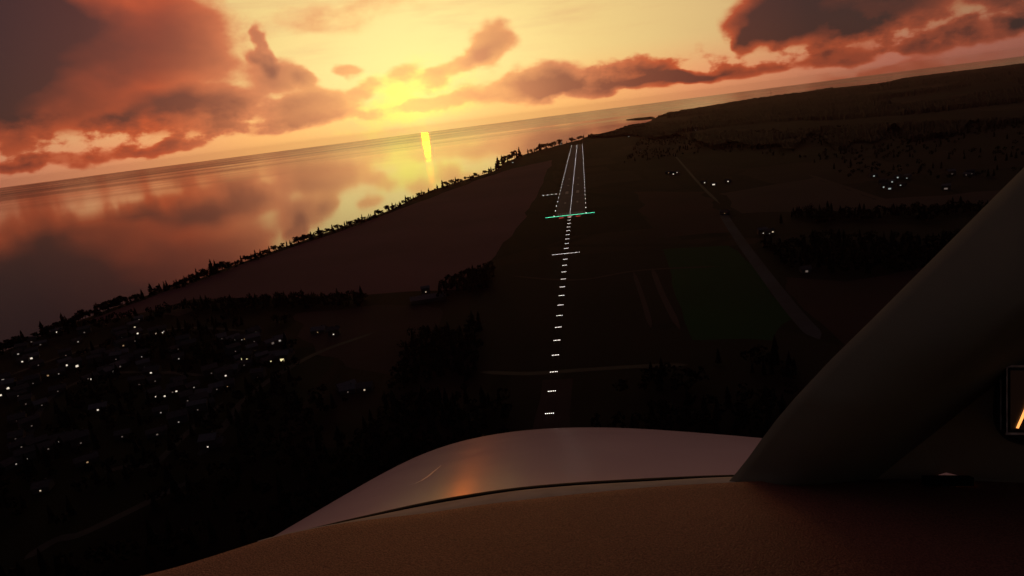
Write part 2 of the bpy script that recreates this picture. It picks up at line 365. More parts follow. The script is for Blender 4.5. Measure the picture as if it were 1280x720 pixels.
def broadleaf(seed, h=11, r=4.2):
    rnd = random.Random(seed); v = []; f = []
    t = MB(); t.tube((0, 0, -.5), (0, 0, h*.4), .3, .22, 7)
    for k in range(11):
        a = rnd.uniform(0, 6.283); rr = r*rnd.uniform(.15, .75); z = h*rnd.uniform(.42, .88)
        c = Vector((math.cos(a)*rr, math.sin(a)*rr, z)); cr_ = r*rnd.uniform(.28, .48)
        t.tube((0, 0, h*.35), c, .13, .04, 5)
        for q in range(26):
            d = Vector((rnd.gauss(0, 1), rnd.gauss(0, 1), rnd.gauss(0, .8))).normalized()
            p = c+d*cr_*rnd.uniform(.5, 1.1); s_ = rnd.uniform(.35, .7)
            a1 = Vector((rnd.gauss(0, 1), rnd.gauss(0, 1), rnd.gauss(0, 1))).normalized(); a2 = a1.cross(d).normalized()
            b_ = len(v); v += [p-a1*s_-a2*s_*.7, p+a1*s_-a2*s_*.5, p+a1*s_*.8+a2*s_, p-a1*s_*.6+a2*s_*.8]; f.append([b_, b_+1, b_+2, b_+3])
    return mesh('crown', v, f, M['foliage2']), t.me('trunk', M['bark'])
CON = [conifer(i, 14, 2.3+.35*(i % 3)) for i in range(6)]
BRD = [broadleaf(20+i, 11, 3.6+.5*(i % 3)) for i in range(5)]
# shoreline trees, one object each
def tree(p, kind, var, s, sz, label, group):
    cr, tr = (CON if kind == 'conifer' else BRD)[var]
    t = empty('conifer_tree' if kind == 'conifer' else 'broadleaf_tree', p, random.uniform(0, 6.28)); t.scale = (s, s, sz)
    tag(t, label, 'tree', group); obj('crown', cr, t); obj('trunk', tr, t)
    return t
rs = random.Random(11)
shore = []
i = 0
segs = [q for q in COAST if q[0] <= 745 and q[0] >= 0]
acc = 0
for a, b_ in zip(segs[:-1], segs[1:]):
    L = math.hypot(b_[0]-a[0], b_[1]-a[1]); t = 0
    while t < L:
        u = t/L; x = a[0]+(b_[0]-a[0])*u; y = a[1]+(b_[1]-a[1])*u
        gap = 3.6 if x < 190 else 2.6 if x < 600 else 2.9
        dens = .5+.9*noise.noise(Vector((x*.03, 3.3, 0)))
        if x < 190: dens -= .12
        if rs.random() < .62+dens*.5: shore.append((x, y+(rs.uniform(1.0, 3.6) if x < 600 else rs.uniform(.6, 1.8)), x))
        t += gap*rs.uniform(.6, 1.4)
print('shore trees', len(shore))
shore.sort(key=lambda q: q[0])
for i, (x, y, _) in enumerate(shore[:290]):
    p = g(x, y); clump = .5+.5*noise.noise(Vector((x*.06, 1.7, 0)))
    kind = 'conifer' if rs.random() < .36 else 'broadleaf'
    far = min(1.35, max(1.0, p.length/1900))
    s = rs.uniform(.5, 1.05)+.8*clump*rs.random(); s *= far*(1.9 if 622 < x < 655 or 672 < x < 700 else 1.2 if x > 560 else .92)
    if kind == 'conifer' and rs.random() < .12: s *= 1.3
    big = 'tall' if s > .95*far else 'mid-height' if s > .7*far else 'low'
    lab = ('%s pointed conifer' if kind == 'conifer' else '%s round-crowned tree') % big
    tree(p, kind, rs.randrange(6 if kind == 'conifer' else 5), s*rs.uniform(1.2, 1.8), s*1.0, '%s silhouetted on the shore, %s from the left end' % (lab, ordw(i+1)), 'trees along the shore')

# stuff woods (each one object)
def lowtree(rnd):
    v = []; f = []
    if rnd.random() < .18:
        h = rnd.uniform(8, 14); r = h*.2; n = 6
        for j, (za, ra, zb, rb) in enumerate(((.1, 1, .5, .35), (.35, .8, .75, .25), (.6, .55, 1, .0))):
            b_ = len(v); o_ = rnd.uniform(0, 1)
            for k in range(n): a = 6.283*(k+o_)/n; q = ra*r*rnd.uniform(.7, 1.25); v.append((q*math.cos(a), q*math.sin(a), za*h))
            for k in range(n): a = 6.283*(k+o_)/n; q = rb*r; v.append((q*math.cos(a), q*math.sin(a), zb*h))
            for k in range(n): f.append((b_+k, b_+(k+1) % n, b_+n+(k+1) % n, b_+n+k))
    else:
        h = rnd.uniform(6, 10); R_ = h*.42
        for q in range(34):
            d = Vector((rnd.gauss(0, 1), rnd.gauss(0, 1), rnd.gauss(0, 1))).normalized(); c = Vector((0, 0, h*.62))+Vector((d.x*R_, d.y*R_, d.z*h*.36))*rnd.uniform(.6, 1.1)
            a1 = Vector((rnd.gauss(0, 1), rnd.gauss(0, 1), rnd.gauss(0, 1))).normalized(); a2 = a1.cross(d).normalized(); s_ = rnd.uniform(.5, 1.1)
            b_ = len(v); v += [tuple(c-a1*s_-a2*s_), tuple(c+a1*s_-a2*s_*.6), tuple(c+a1*s_*.7+a2*s_), tuple(c-a1*s_*.6+a2*s_*.8)]; f.append((b_, b_+1, b_+2, b_+3))
    return v, f
LOW = [lowtree(random.Random(100+i)) for i in range(14)]
def inpoly(x, y, P):
    c = False; j = len(P)-1
    for i in range(len(P)):
        if (P[i][1] > y) != (P[j][1] > y) and x < (P[j][0]-P[i][0])*(y-P[i][1])/(P[j][1]-P[i][1])+P[i][0]: c = not c
        j = i
    return c
def wood(name, px, spacing, thr, seed, label, avoid=(), mtl='foliage'):
    P = [g(*p) for p in px]; rnd = random.Random(seed)
    x0 = min(p.x for p in P); x1 = max(p.x for p in P); y0 = min(p.y for p in P); y1 = max(p.y for p in P)
    V = []; Fc = []; x = x0; n = 0
    while x < x1:
        y = y0
        while y < y1:
            X = x+rnd.uniform(-.5, .5)*spacing; Y = y+rnd.uniform(-.5, .5)*spacing
            if inpoly(X, Y, P) and noise.noise(Vector((X*.006, Y*.006, seed)))+.35*noise.noise(Vector((X*.03, Y*.03, seed))) > thr and not any((X-a.x)**2+(Y-a.y)**2 < 15**2 for a in avoid):
                q = Vector((X, Y, 0)); st = (q-T0).dot(AX); lt = (q-T0).dot(RX)
                if not (-800 < st < RLEN+60 and abs(lt) < (60 if st > -30 else 22)):
                    v, f = LOW[rnd.randrange(len(LOW))]; s_ = rnd.uniform(.7, 1.15); b_ = len(V); a = rnd.uniform(0, 6.28); ca, sa = math.cos(a)*s_, math.sin(a)*s_
                    V += [(X+p[0]*ca-p[1]*sa, Y+p[0]*sa+p[1]*ca, p[2]*s_) for p in v]; Fc += [tuple(b_+i for i in q_) for q_ in f]; n += 1
            y += spacing
        x += spacing
    print(name, label, n)
    if not n: return
    o = obj(name, mesh(name, V, Fc, M[mtl])); tag(o, label, 'woods', None, 'stuff')

# ------------------------------------------------------------------ lit houses
def z2(l, ox, oy, s): return [(ox+a[0]/s, oy+a[1]/s, a[2], a[3]) for a in l]
LT = z2([(152,272,3,'b'),(128,300,3,'m'),(220,330,4,'b'),(157,353,3,'b'),(230,302,2,'d'),(220,215,2.5,'d'),(282,235,2.5,'d'),(397,147,3,'b'),(543,215,2.5,'m'),(586,150,2.5,'d'),
  (335,450,3.5,'m'),(177,510,3,'m'),(27,478,2.5,'m'),(22,498,3,'m'),(58,538,5,'b'),(8,587,4,'b'),(467,378,4,'b'),(536,384,5,'b'),(688,303,2.5,'b'),(660,355,4,'b'),(637,475,4,'b'),(617,453,2,'d'),
  (783,422,3,'m'),(795,312,2.5,'m'),(806,337,2,'d'),(862,322,3,'d'),(888,342,3,'d'),(835,388,3,'d'),(868,370,2,'m'),(856,242,3,'m'),(848,185,2.5,'m'),(842,153,3.5,'m'),(803,156,2,'m'),
  (935,113,3,'b'),(955,157,3.5,'b'),(938,210,2,'d'),(965,60,2,'d'),(1083,158,3,'b'),(1048,432,3.5,'b'),(968,512,2.5,'d'),(1082,598,3,'b'),(681,690,3.5,'b'),(722,425,2,'d'),(268,378,2,'d'),(404,560,2,'d')], 0, 390, 5.54)
LT += z2([(12,94,2.5,'b'),(18,84,2,'m'),(130,158,3,'b'),(80,165,2,'d'),(82,207,2.5,'m'),(323,125,1.5,'m'),(352,125,1.5,'m'),(363,126,1.5,'m'),(405,133,1.5,'d'),(325,175,1.5,'d'),
  (355,207,5,'y'),(374,209,3,'y'),(398,200,5.5,'y'),(402,175,4,'y'),(480,203,3.5,'y'),(477,218,2.5,'y'),(506,204,2,'m'),(525,212,8,'y'),(540,192,5,'y'),(515,129,4,'m'),(485,140,5,'d'),
  (283,280,3.5,'b'),(303,263,3.5,'b'),(291,326,1.5,'m'),(78,320,3.5,'b'),(96,321,2.5,'m'),(72,347,3.5,'b'),(22,368,3.5,'b'),(57,358,2.5,'d'),(120,388,2.5,'d'),(186,366,1.5,'m'),(177,402,3.5,'b'),
  (82,480,2,'m'),(207,587,3,'b'),(230,583,2.5,'m'),(677,93,2,'m'),(745,102,2.5,'b'),(808,334,2.5,'m'),(807,351,2,'d'),(878,342,3.5,'b')], 200, 390, 3.43)
LT += z2([(245,178,3,'m'),(303,172,3,'m'),(333,184,2,'d'),(90,200,2,'d'),(360,263,3.5,'m'),(168,380,2.5,'b'),(502,158,2.5,'d'),(645,149,3.5,'d')], 0, 500, 3.272)
LT += z2([(143,94,1.5,'m'),(152,92,1.5,'b'),(158,98,2,'b'),(170,93,1.5,'b'),(258,126,2,'b'),(287,132,5,'b'),(333,122,2.2,'b'),(446,289,2,'b'),(466,290,1.5,'m'),(476,281,3,'b'),(322,225,1.5,'m'),
  (800,105,3,'g'),(825,128,4,'g'),(832,141,4,'g'),(850,146,5,'g'),(858,124,3,'g'),(876,110,3,'g'),(905,112,2,'g'),(885,135,2.5,'g'),(1050,98,3,'d'),(1108,98,2,'g'),(1112,105,2,'d'),(1030,146,6,'d'),(1095,102,2,'d'),(50,25,1.5,'d'),(585,412,5,'d')], 780, 180, 2.56)
LT += [(532.5, 366.5, 2.2, 'b'), (534.5, 374, 2.2, 'b'), (786, 171, 2, 'g'), (857, 164, 6, 'g'), (845, 164.5, 4, 'g'), (869, 163.5, 3, 'g'), (822, 165, 3, 'd'), (830, 167, 3, 'd'), (701, 178, 3, 'g'), (641, 203.5, 3, 'g'), (800, 190, 2, 'd')]  # pale roofs and pale shore patches here are made up as glowing windows
er = random.Random(77)
for _ in range(70):
    ex, ey = er.uniform(5, 330), er.uniform(405, 600)
    if ey < 452-.13*ex or ey > 560-.3*(ex-100): continue
    if min(abs(ex-a[0])+abs(ey-a[1]) for a in LT) < 9: continue
    LT.append((ex, ey, er.uniform(1.3, 2.0), er.choice('ddm')))
used = [False]*len(LT); houses = []
for i, a in enumerate(LT):
    if used[i]: continue
    grp = [a]; used[i] = True
    for j in range(i+1, len(LT)):
        if not used[j] and abs(LT[j][0]-a[0]) < 4.6 and abs(LT[j][1]-a[1]) < 4.2: grp.append(LT[j]); used[j] = True
    houses.append(grp)
houses.sort(key=lambda q: q[0][0])
def house_shape(w, d, h, rh, wm, rmat):
    wl = MB(); wl.box((0, d/2, h/2), (w, d, h))
    b_ = len(wl.v); wl.v += [(-w/2, 0, h), (-w/2, d, h), (-w/2, d/2, h+rh-.05), (w/2, 0, h), (w/2, d, h), (w/2, d/2, h+rh-.05)]
    wl.f += [[b_, b_+2, b_+1], [b_+3, b_+4, b_+5]]; wl.m += [0, 0]
    rf_ = MB(); e = .5; t = .18; sl = rh/(d/2)
    for sg in (-1, 1):
        y0_ = d/2+sg*(d/2+e); zb = h-e*sl+.02; b_ = len(rf_.v)
        for x in (-w/2-e, w/2+e):
            rf_.v += [(x, y0_, zb), (x, d/2, h+rh+.02), (x, d/2, h+rh+.02+t), (x, y0_, zb+t)]
        rf_.f += [[b_, b_+1, b_+2, b_+3], [b_+7, b_+6, b_+5, b_+4], [b_+3, b_+2, b_+6, b_+7], [b_, b_+4, b_+5, b_+1], [b_, b_+3, b_+7, b_+4]]; rf_.m += [0]*5
    return wl.me('wall', wm), rf_.me('roof', rmat)
HV = {}
hr = random.Random(5); WM = {'b': 'win_b', 'm': 'win_m', 'd': 'win_d', 'y': 'win_y', 'g': 'win_g'}
BR = {'b': 'bright white', 'm': 'pale', 'd': 'faint', 'y': 'yellow', 'g': 'cool grey'}
cnt = {}
hpos = []
for grp in houses:
    x, y = grp[0][0], grp[0][1]; p = g(x, y); sc = pxm(p)
    wins = []
    for (wx, wy, ws, wb) in grp:
        q = g(wx, wy); dx = (wx-x)/sc
        wins.append((dx, max(.8, ws/sc*.62), max(.7, min(2.0, ws/sc*.5)), wb, 1.2+max(0, (y-wy))/sc*.5))
    span = max(abs(w_[0])+w_[1]/2 for w_ in wins)
    w = max(hr.uniform(8, 12), span*2+1.2); d = hr.uniform(6, 9); top = max(w_[4]+w_[2]/2 for w_ in wins); h = max(2.9 if hr.random() < .6 else 5.2, top+.5)
    if w > 16: d = w*.5
    az = math.atan2(-p.x, p.y)+hr.uniform(-.5, .5)
    dist = p.length; wm = M['wall_pale'] if hr.random() < .4 else M['wall_dark']; rm_ = M['roof_grey'] if hr.random() < .3 else M['roof_dark']
    t = empty('house', p, az); hpos.append(p)
    wl, rf_ = house_shape(w, d, h, d*.28, wm, rm_); obj('wall', wl, t); obj('roof', rf_, t)
    if w < 13 and hr.random() < .6:
        c_ = MB(); c_.box((w*.28, d*.5, h+d*.28+.3), (.8, .8, 1.6)); obj('chimney', c_.me('chimney', wm), t)
    for (dx, ww, wh, wb, wz) in wins:
        f_ = MB(); z_ = max(1.3, wz)
        for sx in (-1, 1): f_.box((dx+sx*(ww/2+.06), -.04, z_), (.12, .1, wh+.24))
        for sz in (-1, 1): f_.box((dx, -.04, z_+sz*(wh/2+.06)), (ww, .1, .12))
        wf = obj('window', f_.me('window', M['wall_dark']), t)
        pn = MB(); pn.box((dx, -.03, z_), (ww, .04, wh)); obj('pane', pn.me('pane', M[{'m': hr.choice(['win_m', 'win_m', 'win_o']), 'b': hr.choice(['win_b', 'win_b', 'win_w'])}.get(wb, WM[wb])]), wf)
    zone = ('in the shoreside village' if x < 260 and y < 500 else 'below the village' if x < 290 else 'between village and brown heath' if x < 480 and y < 480 else
            'on the heath' if x < 600 else 'standing in for pale shore' if x < 760 and y < 215 else 'far beyond the runway' if y < 200 else
            'right of the runway' if y < 245 and x < 950 else 'beyond the tan field' if x > 1060 else 'by the pale track')
    b0 = BR[grp[0][3]]; nw = len(wins)
    base = '%s house with %s %s window%s %s' % ('pale-walled' if wm is M['wall_pale'] else 'dark', {1: 'one', 2: 'two', 3: 'three', 4: 'four', 5: 'five'}.get(nw, 'several'), b0, '' if nw == 1 else 's', zone.replace('shoreside','shore'))
    cnt.setdefault(zone, []).append((t, base))
for zone, L in cnt.items():
    for i, (t, base) in enumerate(L):
        tag(t, base+(', %s from its left' % ordw(i+1) if len(L) > 1 else ''), 'house', 'lit houses '+zone)
print('houses', len(houses))

wood('village_trees', [(0, 446), (90, 410), (230, 384), (370, 378), (430, 420), (480, 470), (480, 560), (350, 690), (-60, 760), (-60, 470)], 9, -.02, 31, 'dark trees growing between the houses of the shoreside village', hpos)
wood('woodland', [(560, 352), (600, 335), (622, 330), (600, 400), (600, 470), (520, 560), (470, 560), (500, 440), (530, 385)], 6.5, -.12, 32, 'dark wood left of the approach lights below the heath', hpos)
wood('woodland', [(945, 300), (1000, 264), (1080, 266), (1230, 256), (1260, 300), (1200, 340), (1040, 345), (980, 335)], 8, -.14, 33, 'dark wood between the tan field and the windscreen pillar', hpos)
wood('woodland', [(230, 384), (330, 374), (450, 372), (570, 364), (560, 380), (450, 386), (330, 388), (240, 392)], 7, -.08, 34, 'ragged tree belt along the lower edge of the brown heath', hpos)
wood('woodland', [(500, 485), (600, 472), (670, 475), (655, 580), (400, 640), (380, 600)], 7.5, -.1, 35, 'dark wood just left of the nearest approach lights', hpos)
wood('woodland', [(720, 475), (850, 462), (960, 440), (1010, 470), (960, 560), (720, 560)], 7.5, -.1, 36, 'dark wood just right of the nearest approach lights', hpos)
wood('woodland', [(780, 205), (900, 190), (1010, 200), (1060, 225), (1280, 225), (1400, 180), (1400, 150), (1000, 160), (800, 175)], 26, -.15, 37, 'broken dark woods right of the runway beyond the fields', hpos)
#wood('woodland', [(640, 200), (690, 190), (700, 196), (700, 215), (680, 240), (650, 235)], 16, -.1, 38, 'scrub and trees beside the far left part of the runway', hpos)

# far canopy height field
V = []; Fc = []; na, nd = 420, 46
idx = {}
for i in range(na+1):
    x = 735+(1420-735)*i/na
    ylo = 200-(x-735)*.035
    # coast y at x
    yc = None
    for a, b_ in zip(COAST[:-1], COAST[1:]):
        if a[0] <= x <= b_[0]: yc = a[1]+(b_[1]-a[1])*(x-a[0])/(b_[0]-a[0])
    if yc is None: yc = COAST[-1][1]-(x-1330)*.115
    for j in range(nd+1):
        yl2 = yc+2.5+(ylo-yc)*min(1, max(0, (x-735)/170))*(.85+.3*noise.noise(Vector((x*.03, 0, 0)))); y = yc+.35+(yl2-yc)*(j/nd)**1.5
        p = g(x, y); hgt = 7+9*noise.noise(Vector((p.x*.004, p.y*.004, 0)))+6*noise.noise(Vector((p.x*.02, p.y*.02, 5)))+5*random.random()
        if noise.noise(Vector((p.x*.0012, p.y*.0012, 9))) < -.18: hgt = -2
        hgt += 40*max(0, noise.noise(Vector((p.x*.0005+3, p.y*.0005, 2))))*max(0, min(1, (x-850)/200))
        if j == 0: hgt = -3
        V.append((p.x, p.y, max(hgt, -3)))
for i in range(na):
    for j in range(nd):
        a = i*(nd+1)+j; Fc.append((a, a+1, a+nd+2, a+nd+1))
o = obj('far_forest', mesh('far_forest', V, Fc, M['canopy'])); tag(o, 'continuous dark forest covering the far headland up to the sea', 'forest', None, 'stuff')

# radio mast
p = g(964, 124); ms = MB(); hh = 95
for k in range(3):
    a = k*2.094; ms.tube((math.cos(a)*5, math.sin(a)*5, 0), (math.cos(a)*1.2, math.sin(a)*1.2, hh), .7, .5, 5)
for j in range(12):
    z = hh*j/12; r_ = 5-3.8*j/12; z1 = hh*(j+1)/12; r1 = 5-3.8*(j+1)/12
    for k in range(3):
        a = k*2.094; c_ = a+2.094; ms.tube((math.cos(a)*r_, math.sin(a)*r_, z), (math.cos(c_)*r1, math.sin(c_)*r1, z1), .3, .3, 4)
t = empty('radio_mast', p); tag(t, 'thin lattice radio mast on the far headland skyline', 'mast'); obj('lattice_tower', ms.me('lattice_tower', M['metal']), t)
an = MB(); an.tube((0, 0, hh), (0, 0, hh+12), .5, .3, 5); obj('antenna', an.me('antenna', M['metal']), t)
# farm shed (broad pale roof) at 532,371
t = empty('farm_shed', g(536, 378), .1); tag(t, 'long low grey-roofed shed on the brown heath left of the approach lights', 'shed')
wl, rf_ = house_shape(34, 14, 3.6, 2.6, M['wall_dark'], M['roof_grey']); obj('wall', wl, t); obj('roof', rf_, t)
d_ = MB(); d_.box((0, -.05, 1.5), (4, .1, 3)); obj('door', d_.me('door', M['roof_dark']), t)

# ------------------------------------------------------------------ aircraft (one thing, many parts)
from mathutils.bvhtree import BVHTree
PA = R(8)
Xa = RT.copy(); Ya = fw*math.cos(PA)+UP*math.sin(PA); Za = -fw*math.sin(PA)+UP*math.cos(PA)
AM = Matrix((Xa, Ya, Za)).transposed().to_4x4(); AM.translation = CAM+Ya*1.0-Za*1.2
AI = AM.inverted()
plane = bpy.data.objects.new('airplane', None); COL.objects.link(plane); plane.matrix_world = AM
tag(plane, 'small aircraft seen from its seat: tan glareshield, white nose, windscreen pillar and lit instrument', 'airplane')
def lerp(T, x):
    if x <= T[0][0]: a, b_ = T[0], T[1]
    elif x >= T[-1][0]: a, b_ = T[-2], T[-1]
    else:
        for a, b_ in zip(T[:-1], T[1:]):
            if a[0] <= x <= b_[0]: break
    return a[1]+(b_[1]-a[1])*(x-a[0])/(b_[0]-a[0])
def sm(T, x, w=26): return sum(lerp(T, x+k*w) for k in (-1, -.5, 0, .5, 1))/5
def W(x, y, d): return CAM+ray(x, y)*d
def grid(name, rows, m, parent=plane, smooth=True, thick=0, **kw):
    n = len(rows[0]); v = [AI @ p for r_ in rows for p in r_]; f = []
    for i in range(len(rows)-1):
        for j in range(n-1): f.append([i*n+j, i*n+j+1, (i+1)*n+j+1, (i+1)*n+j])
    o = obj(name, mesh(name, v, f, m, None, smooth), parent)
    if thick:
        md = o.modifiers.new('solid', 'SOLIDIFY'); md.thickness = thick; md.offset = kw.get('off', 0)
    return o
TT = [(-260, 850), (-60, 775), (100, 735), (200, 715), (270, 694), (337, 672), (420, 655), (470, 648.5), (530, 642), (600, 631), (670, 623), (750, 614.5), (820, 608), (902, 603.5), (960, 601), (1050, 600), (1280, 598), (1600, 597)]
BB = [(325, 676), (345, 671), (420, 652.5), (530, 627.5), (580, 618.5), (645, 609), (720, 602.5), (820, 597), (902, 593.5), (1000, 592), (1280, 595)]
B2 = [(325, 678), (345, 673), (420, 655), (530, 632.5), (600, 620.5), (645, 613.5), (720, 607), (820, 601.5), (902, 596.5), (1000, 596), (1280, 599)]
SS = [(318, 685), (345, 668.5), (372, 652.5), (400, 637), (430, 619), (460, 601.5), (490, 585), (520, 570), (545, 560), (570, 552.5), (600, 545.5), (640, 539), (680, 535.5), (720, 534), (760, 534), (805, 536), (850, 539), (900, 543), (947, 547), (1040, 556), (1150, 573), (1195, 583), (1240, 592)]
HZ = -.34
def dT(x):                                    # depth of the glareshield's far edge: fixed height below the eye
    r_ = ray(x, sm(TT, x)); return HZ/r_.dot(Za)
# materials
m_l, nt, b = newmat('tan_suede')
b.inputs['Roughness'].default_value = .62; b.inputs['Specular IOR Level'].default_value = .35
tc = N(nt, 'ShaderNodeTexCoord')
na_ = N(nt, 'ShaderNodeTexNoise'); na_.inputs['Scale'].default_value = 560; na_.inputs['Detail'].default_value = 4
nb_ = N(nt, 'ShaderNodeTexNoise'); nb_.inputs['Scale'].default_value = 11; nb_.inputs['Detail'].default_value = 4
for n_ in (na_, nb_): nt.links.new(tc.outputs['Object'], n_.inputs['Vector'])
cr = N(nt, 'ShaderNodeValToRGB'); cr.color_ramp.elements[0].position = .32; cr.color_ramp.elements[1].position = .68
cr.color_ramp.elements[0].color = (.17, .060, .040, 1); cr.color_ramp.elements[1].color = (.44, .195, .125, 1)
mx = N(nt, 'ShaderNodeMix', data_type='RGBA', blend_type='MULTIPLY'); mx.inputs[0].default_value = .35
nt.links.new(na_.outputs['Fac'], cr.inputs['Fac']); nt.links.new(cr.outputs['Color'], mx.inputs[6]); nt.links.new(nb_.outputs['Fac'], mx.inputs[7]); nt.links.new(mx.outputs[2], b.inputs['Base Color'])
bp = N(nt, 'ShaderNodeBump'); bp.inputs['Strength'].default_value = 1; bp.inputs['Distance'].default_value = .003
nt.links.new(na_.outputs['Fac'], bp.inputs['Height']); nt.links.new(bp.outputs['Normal'], b.inputs['Normal'])
m_n, nt, b = newmat('white_paint')
b.inputs['Base Color'].default_value = (.60, .50, .58, 1); b.inputs['Roughness'].default_value = .30; b.inputs['Specular IOR Level'].default_value = .07
tc = N(nt, 'ShaderNodeTexCoord'); n_ = N(nt, 'ShaderNodeTexNoise'); n_.inputs['Scale'].default_value = 9; n_.inputs['Detail'].default_value = 8
nt.links.new(tc.outputs['Object'], n_.inputs['Vector'])
mr = N(nt, 'ShaderNodeMapRange'); mr.inputs[1].default_value = .3; mr.inputs[2].default_value = .7; mr.inputs[3].default_value = .18; mr.inputs[4].default_value = .215
nt.links.new(n_.outputs['Fac'], mr.inputs[0]); nt.links.new(mr.outputs[0], b.inputs['Roughness'])
M['seal'] = mat('rubber_seal', (.012, .012, .012), (.008, .008, .008), .8, 40, 3, spec=.1)
M['sill'] = mat('grey_sill', (.36, .37, .37), (.28, .29, .29), .7, 30, 4, bump=.2, bdist=.001)
M['pillar'] = mat('olive_plastic', (.22, .235, .165), (.20, .21, .15), .75, 6, 4, bump=.25, bdist=.0006, bscale=500)
M['side'] = mat('dark_trim', (.36, .34, .24), (.32, .30, .21), .8, 8, 4, bump=.25, bdist=.0006, bscale=500)
M['shell'] = mat('cabin_lining', (.5, .48, .43), (.45, .43, .4), .9, 3, 4)
M['bezel'] = mat('black_bezel', (.02, .02, .022), (.014, .014, .016), .45, 20, 3)
M['rim'] = mat('worn_metal_rim', (.85, .82, .80), (.45, .42, .40), .5, 90, 4)
M['screen'] = emat('instrument_screen', (.9, .35, .15), .004); M['screen'].node_tree.nodes['Principled BSDF'].inputs['Base Color'].default_value = (.01, .008, .008, 1); M['stroke'] = emat('orange_mark', (1, .36, .09), 1.6)
# glareshield
xs = [-260+ (1600+260)*i/120 for i in range(121)]
rows = []
for s_, dz in ((-.012, -.03), (-.008, -.012), (-.003, -.003), (0, 0), (.02, .002), (.06, .006), (.12, .012), (.19, .015), (.26, .012), (.33, 0), (.38, -.02), (.41, -.05), (.42, -.12)):
    rows.append([W(x, sm(TT, x), dT(x))-Ya*s_+Za*dz for x in xs])
glare = grid('glareshield', rows, m_l)
# windscreen sill (grey strip), seal, nose
xs = [322+(1290-322)*i/90 for i in range(91)]
grid('windscreen_sill', [[W(x, sm(TT, x)+7, dT(x)+.012) for x in xs], [W(x, sm(TT, x)-1, dT(x)+.03) for x in xs], [W(x, sm(B2, x)+.8, dT(x)+.07) for x in xs], [W(x, sm(B2, x)-.6, dT(x)+.10) for x in xs]], M['sill'], thick=.002, off=-1)
grid('windscreen_seal', [[W(x, sm(B2, x)+2.5, dT(x)+.102) for x in xs], [W(x, sm(B2, x), dT(x)+.098) for x in xs], [W(x, (sm(B2, x)+sm(BB, x))/2, dT(x)+.10) for x in xs], [W(x, sm(BB, x), dT(x)+.112) for x in xs], [W(x, sm(BB, x)+1.5, dT(x)+.125) for x in xs]], M['seal'])
xs = [324+(1238-324)*i/140 for i in range(141)]
cols = []
for x in xs:
    by, sy = sm(BB, x, 14)+2.5, sm(SS, x, 34)
    dB = dT(x)+.13; k = max(.06, min(1.3, (by-sy)/65))
    pb = ray(x, by)*dB; rsx = ray(x, sy); ps = rsx*(dB+NOSE_L*k); pc = rsx*(dB+NOSE_L*.56*k)
    col = []
    for t in [j/16 for j in range(17)]: col.append(CAM+pb*(1-t)**2+pc*2*t*(1-t)+ps*t*t)
    dirn = (ps-pc); L = dirn.length; dirn.normalize()
    for t in (.12, .25, .4, .6, .8, 1.0): col.append(CAM+ps+dirn*t*L-Za*(t*t*.5*L))
    cols.append(col)
nose_rows = [[c[j] for c in cols] for j in range(len(cols[0]))]
nose = grid('nose_cowling', nose_rows, m_n)
me_ = nose.data; bvh = BVHTree.FromPolygons([AM @ v.co for v in me_.vertices], [list(p.vertices) for p in me_.polygons])
pts = []
for q in ((511, 606.5), (519, 604.5), (527, 601), (535, 596), (542, 590), (547, 586), (551.5, 582)):
    h_, nn, ii, dd = bvh.ray_cast(CAM, ray(*q).normalized())
    if h_: pts.append(AI @ (h_-ray(*q).normalized()*.003))
wb = MB()
for i, q_ in enumerate(pts):
    tn = (pts[min(i+1, len(pts)-1)]-pts[max(i-1, 0)]).normalized(); sdv = tn.cross(Vector((0, 0, 1))).normalized()*.0018*(1-.8*abs(i/(len(pts)-1)*2-1)); wb.v += [q_-sdv+Vector((0, 0, .0005)), q_+sdv+Vector((0, 0, .0005))]
for i in range(len(pts)-1): wb.f.append([2*i, 2*i+2, 2*i+3, 2*i+1]); wb.m.append(0)
so = obj('bonding_wire', wb.me('bonding_wire', mat('pale_wire', (.8, .75, .75), (.7, .65, .65), .5)), plane)
# pillar
LE = [(903, 611), (922, 589), (937, 570), (952, 549), (971, 524), (994, 497), (1038, 450), (1089, 400), (1185, 304), (1280, 209), (1420, 70), (1560, -70)]
RE = [(1000, 609), (1028, 591), (1048, 576), (1070, 558), (1098, 535), (1129, 511), (1168, 480), (1200, 455), (1245, 420), (1290, 385), (1420, 290), (1560, 190)]
Q = []
for i in range(len(LE)-1):
    for j in range(4): Q.append((i+j/4))
Q.append(len(LE)-1.001)
rows = []
for q in Q:
    i = int(q); f_ = q-i; l = [LE[i][k]+(LE[i+1][k]-LE[i][k])*f_ for k in (0, 1)]; r_ = [RE[i][k]+(RE[i+1][k]-RE[i][k])*f_ for k in (0, 1)]
    u = q/(len(LE)-1); dL = .86-.22*u**1.1
    row = [W(l[0]+14, l[1]+10, dL+.10), W(l[0]+3, l[1]+2, dL+.035)]
    for k in range(9):
        t = k/8; bul = math.sin(math.pi*min(1, t*.5+.0)); row.append(W(l[0]+(r_[0]-l[0])*t, l[1]+(r_[1]-l[1])*t, dL-.055*math.sin(t*math.pi/2)))
    row.append(W(r_[0]+14, r_[1]+14, dL-.03)); row.append(W(r_[0]+34, r_[1]+34, dL+.02)); rows.append(row)
grid('windscreen_pillar', rows, M['pillar'], thick=.004, off=-1)
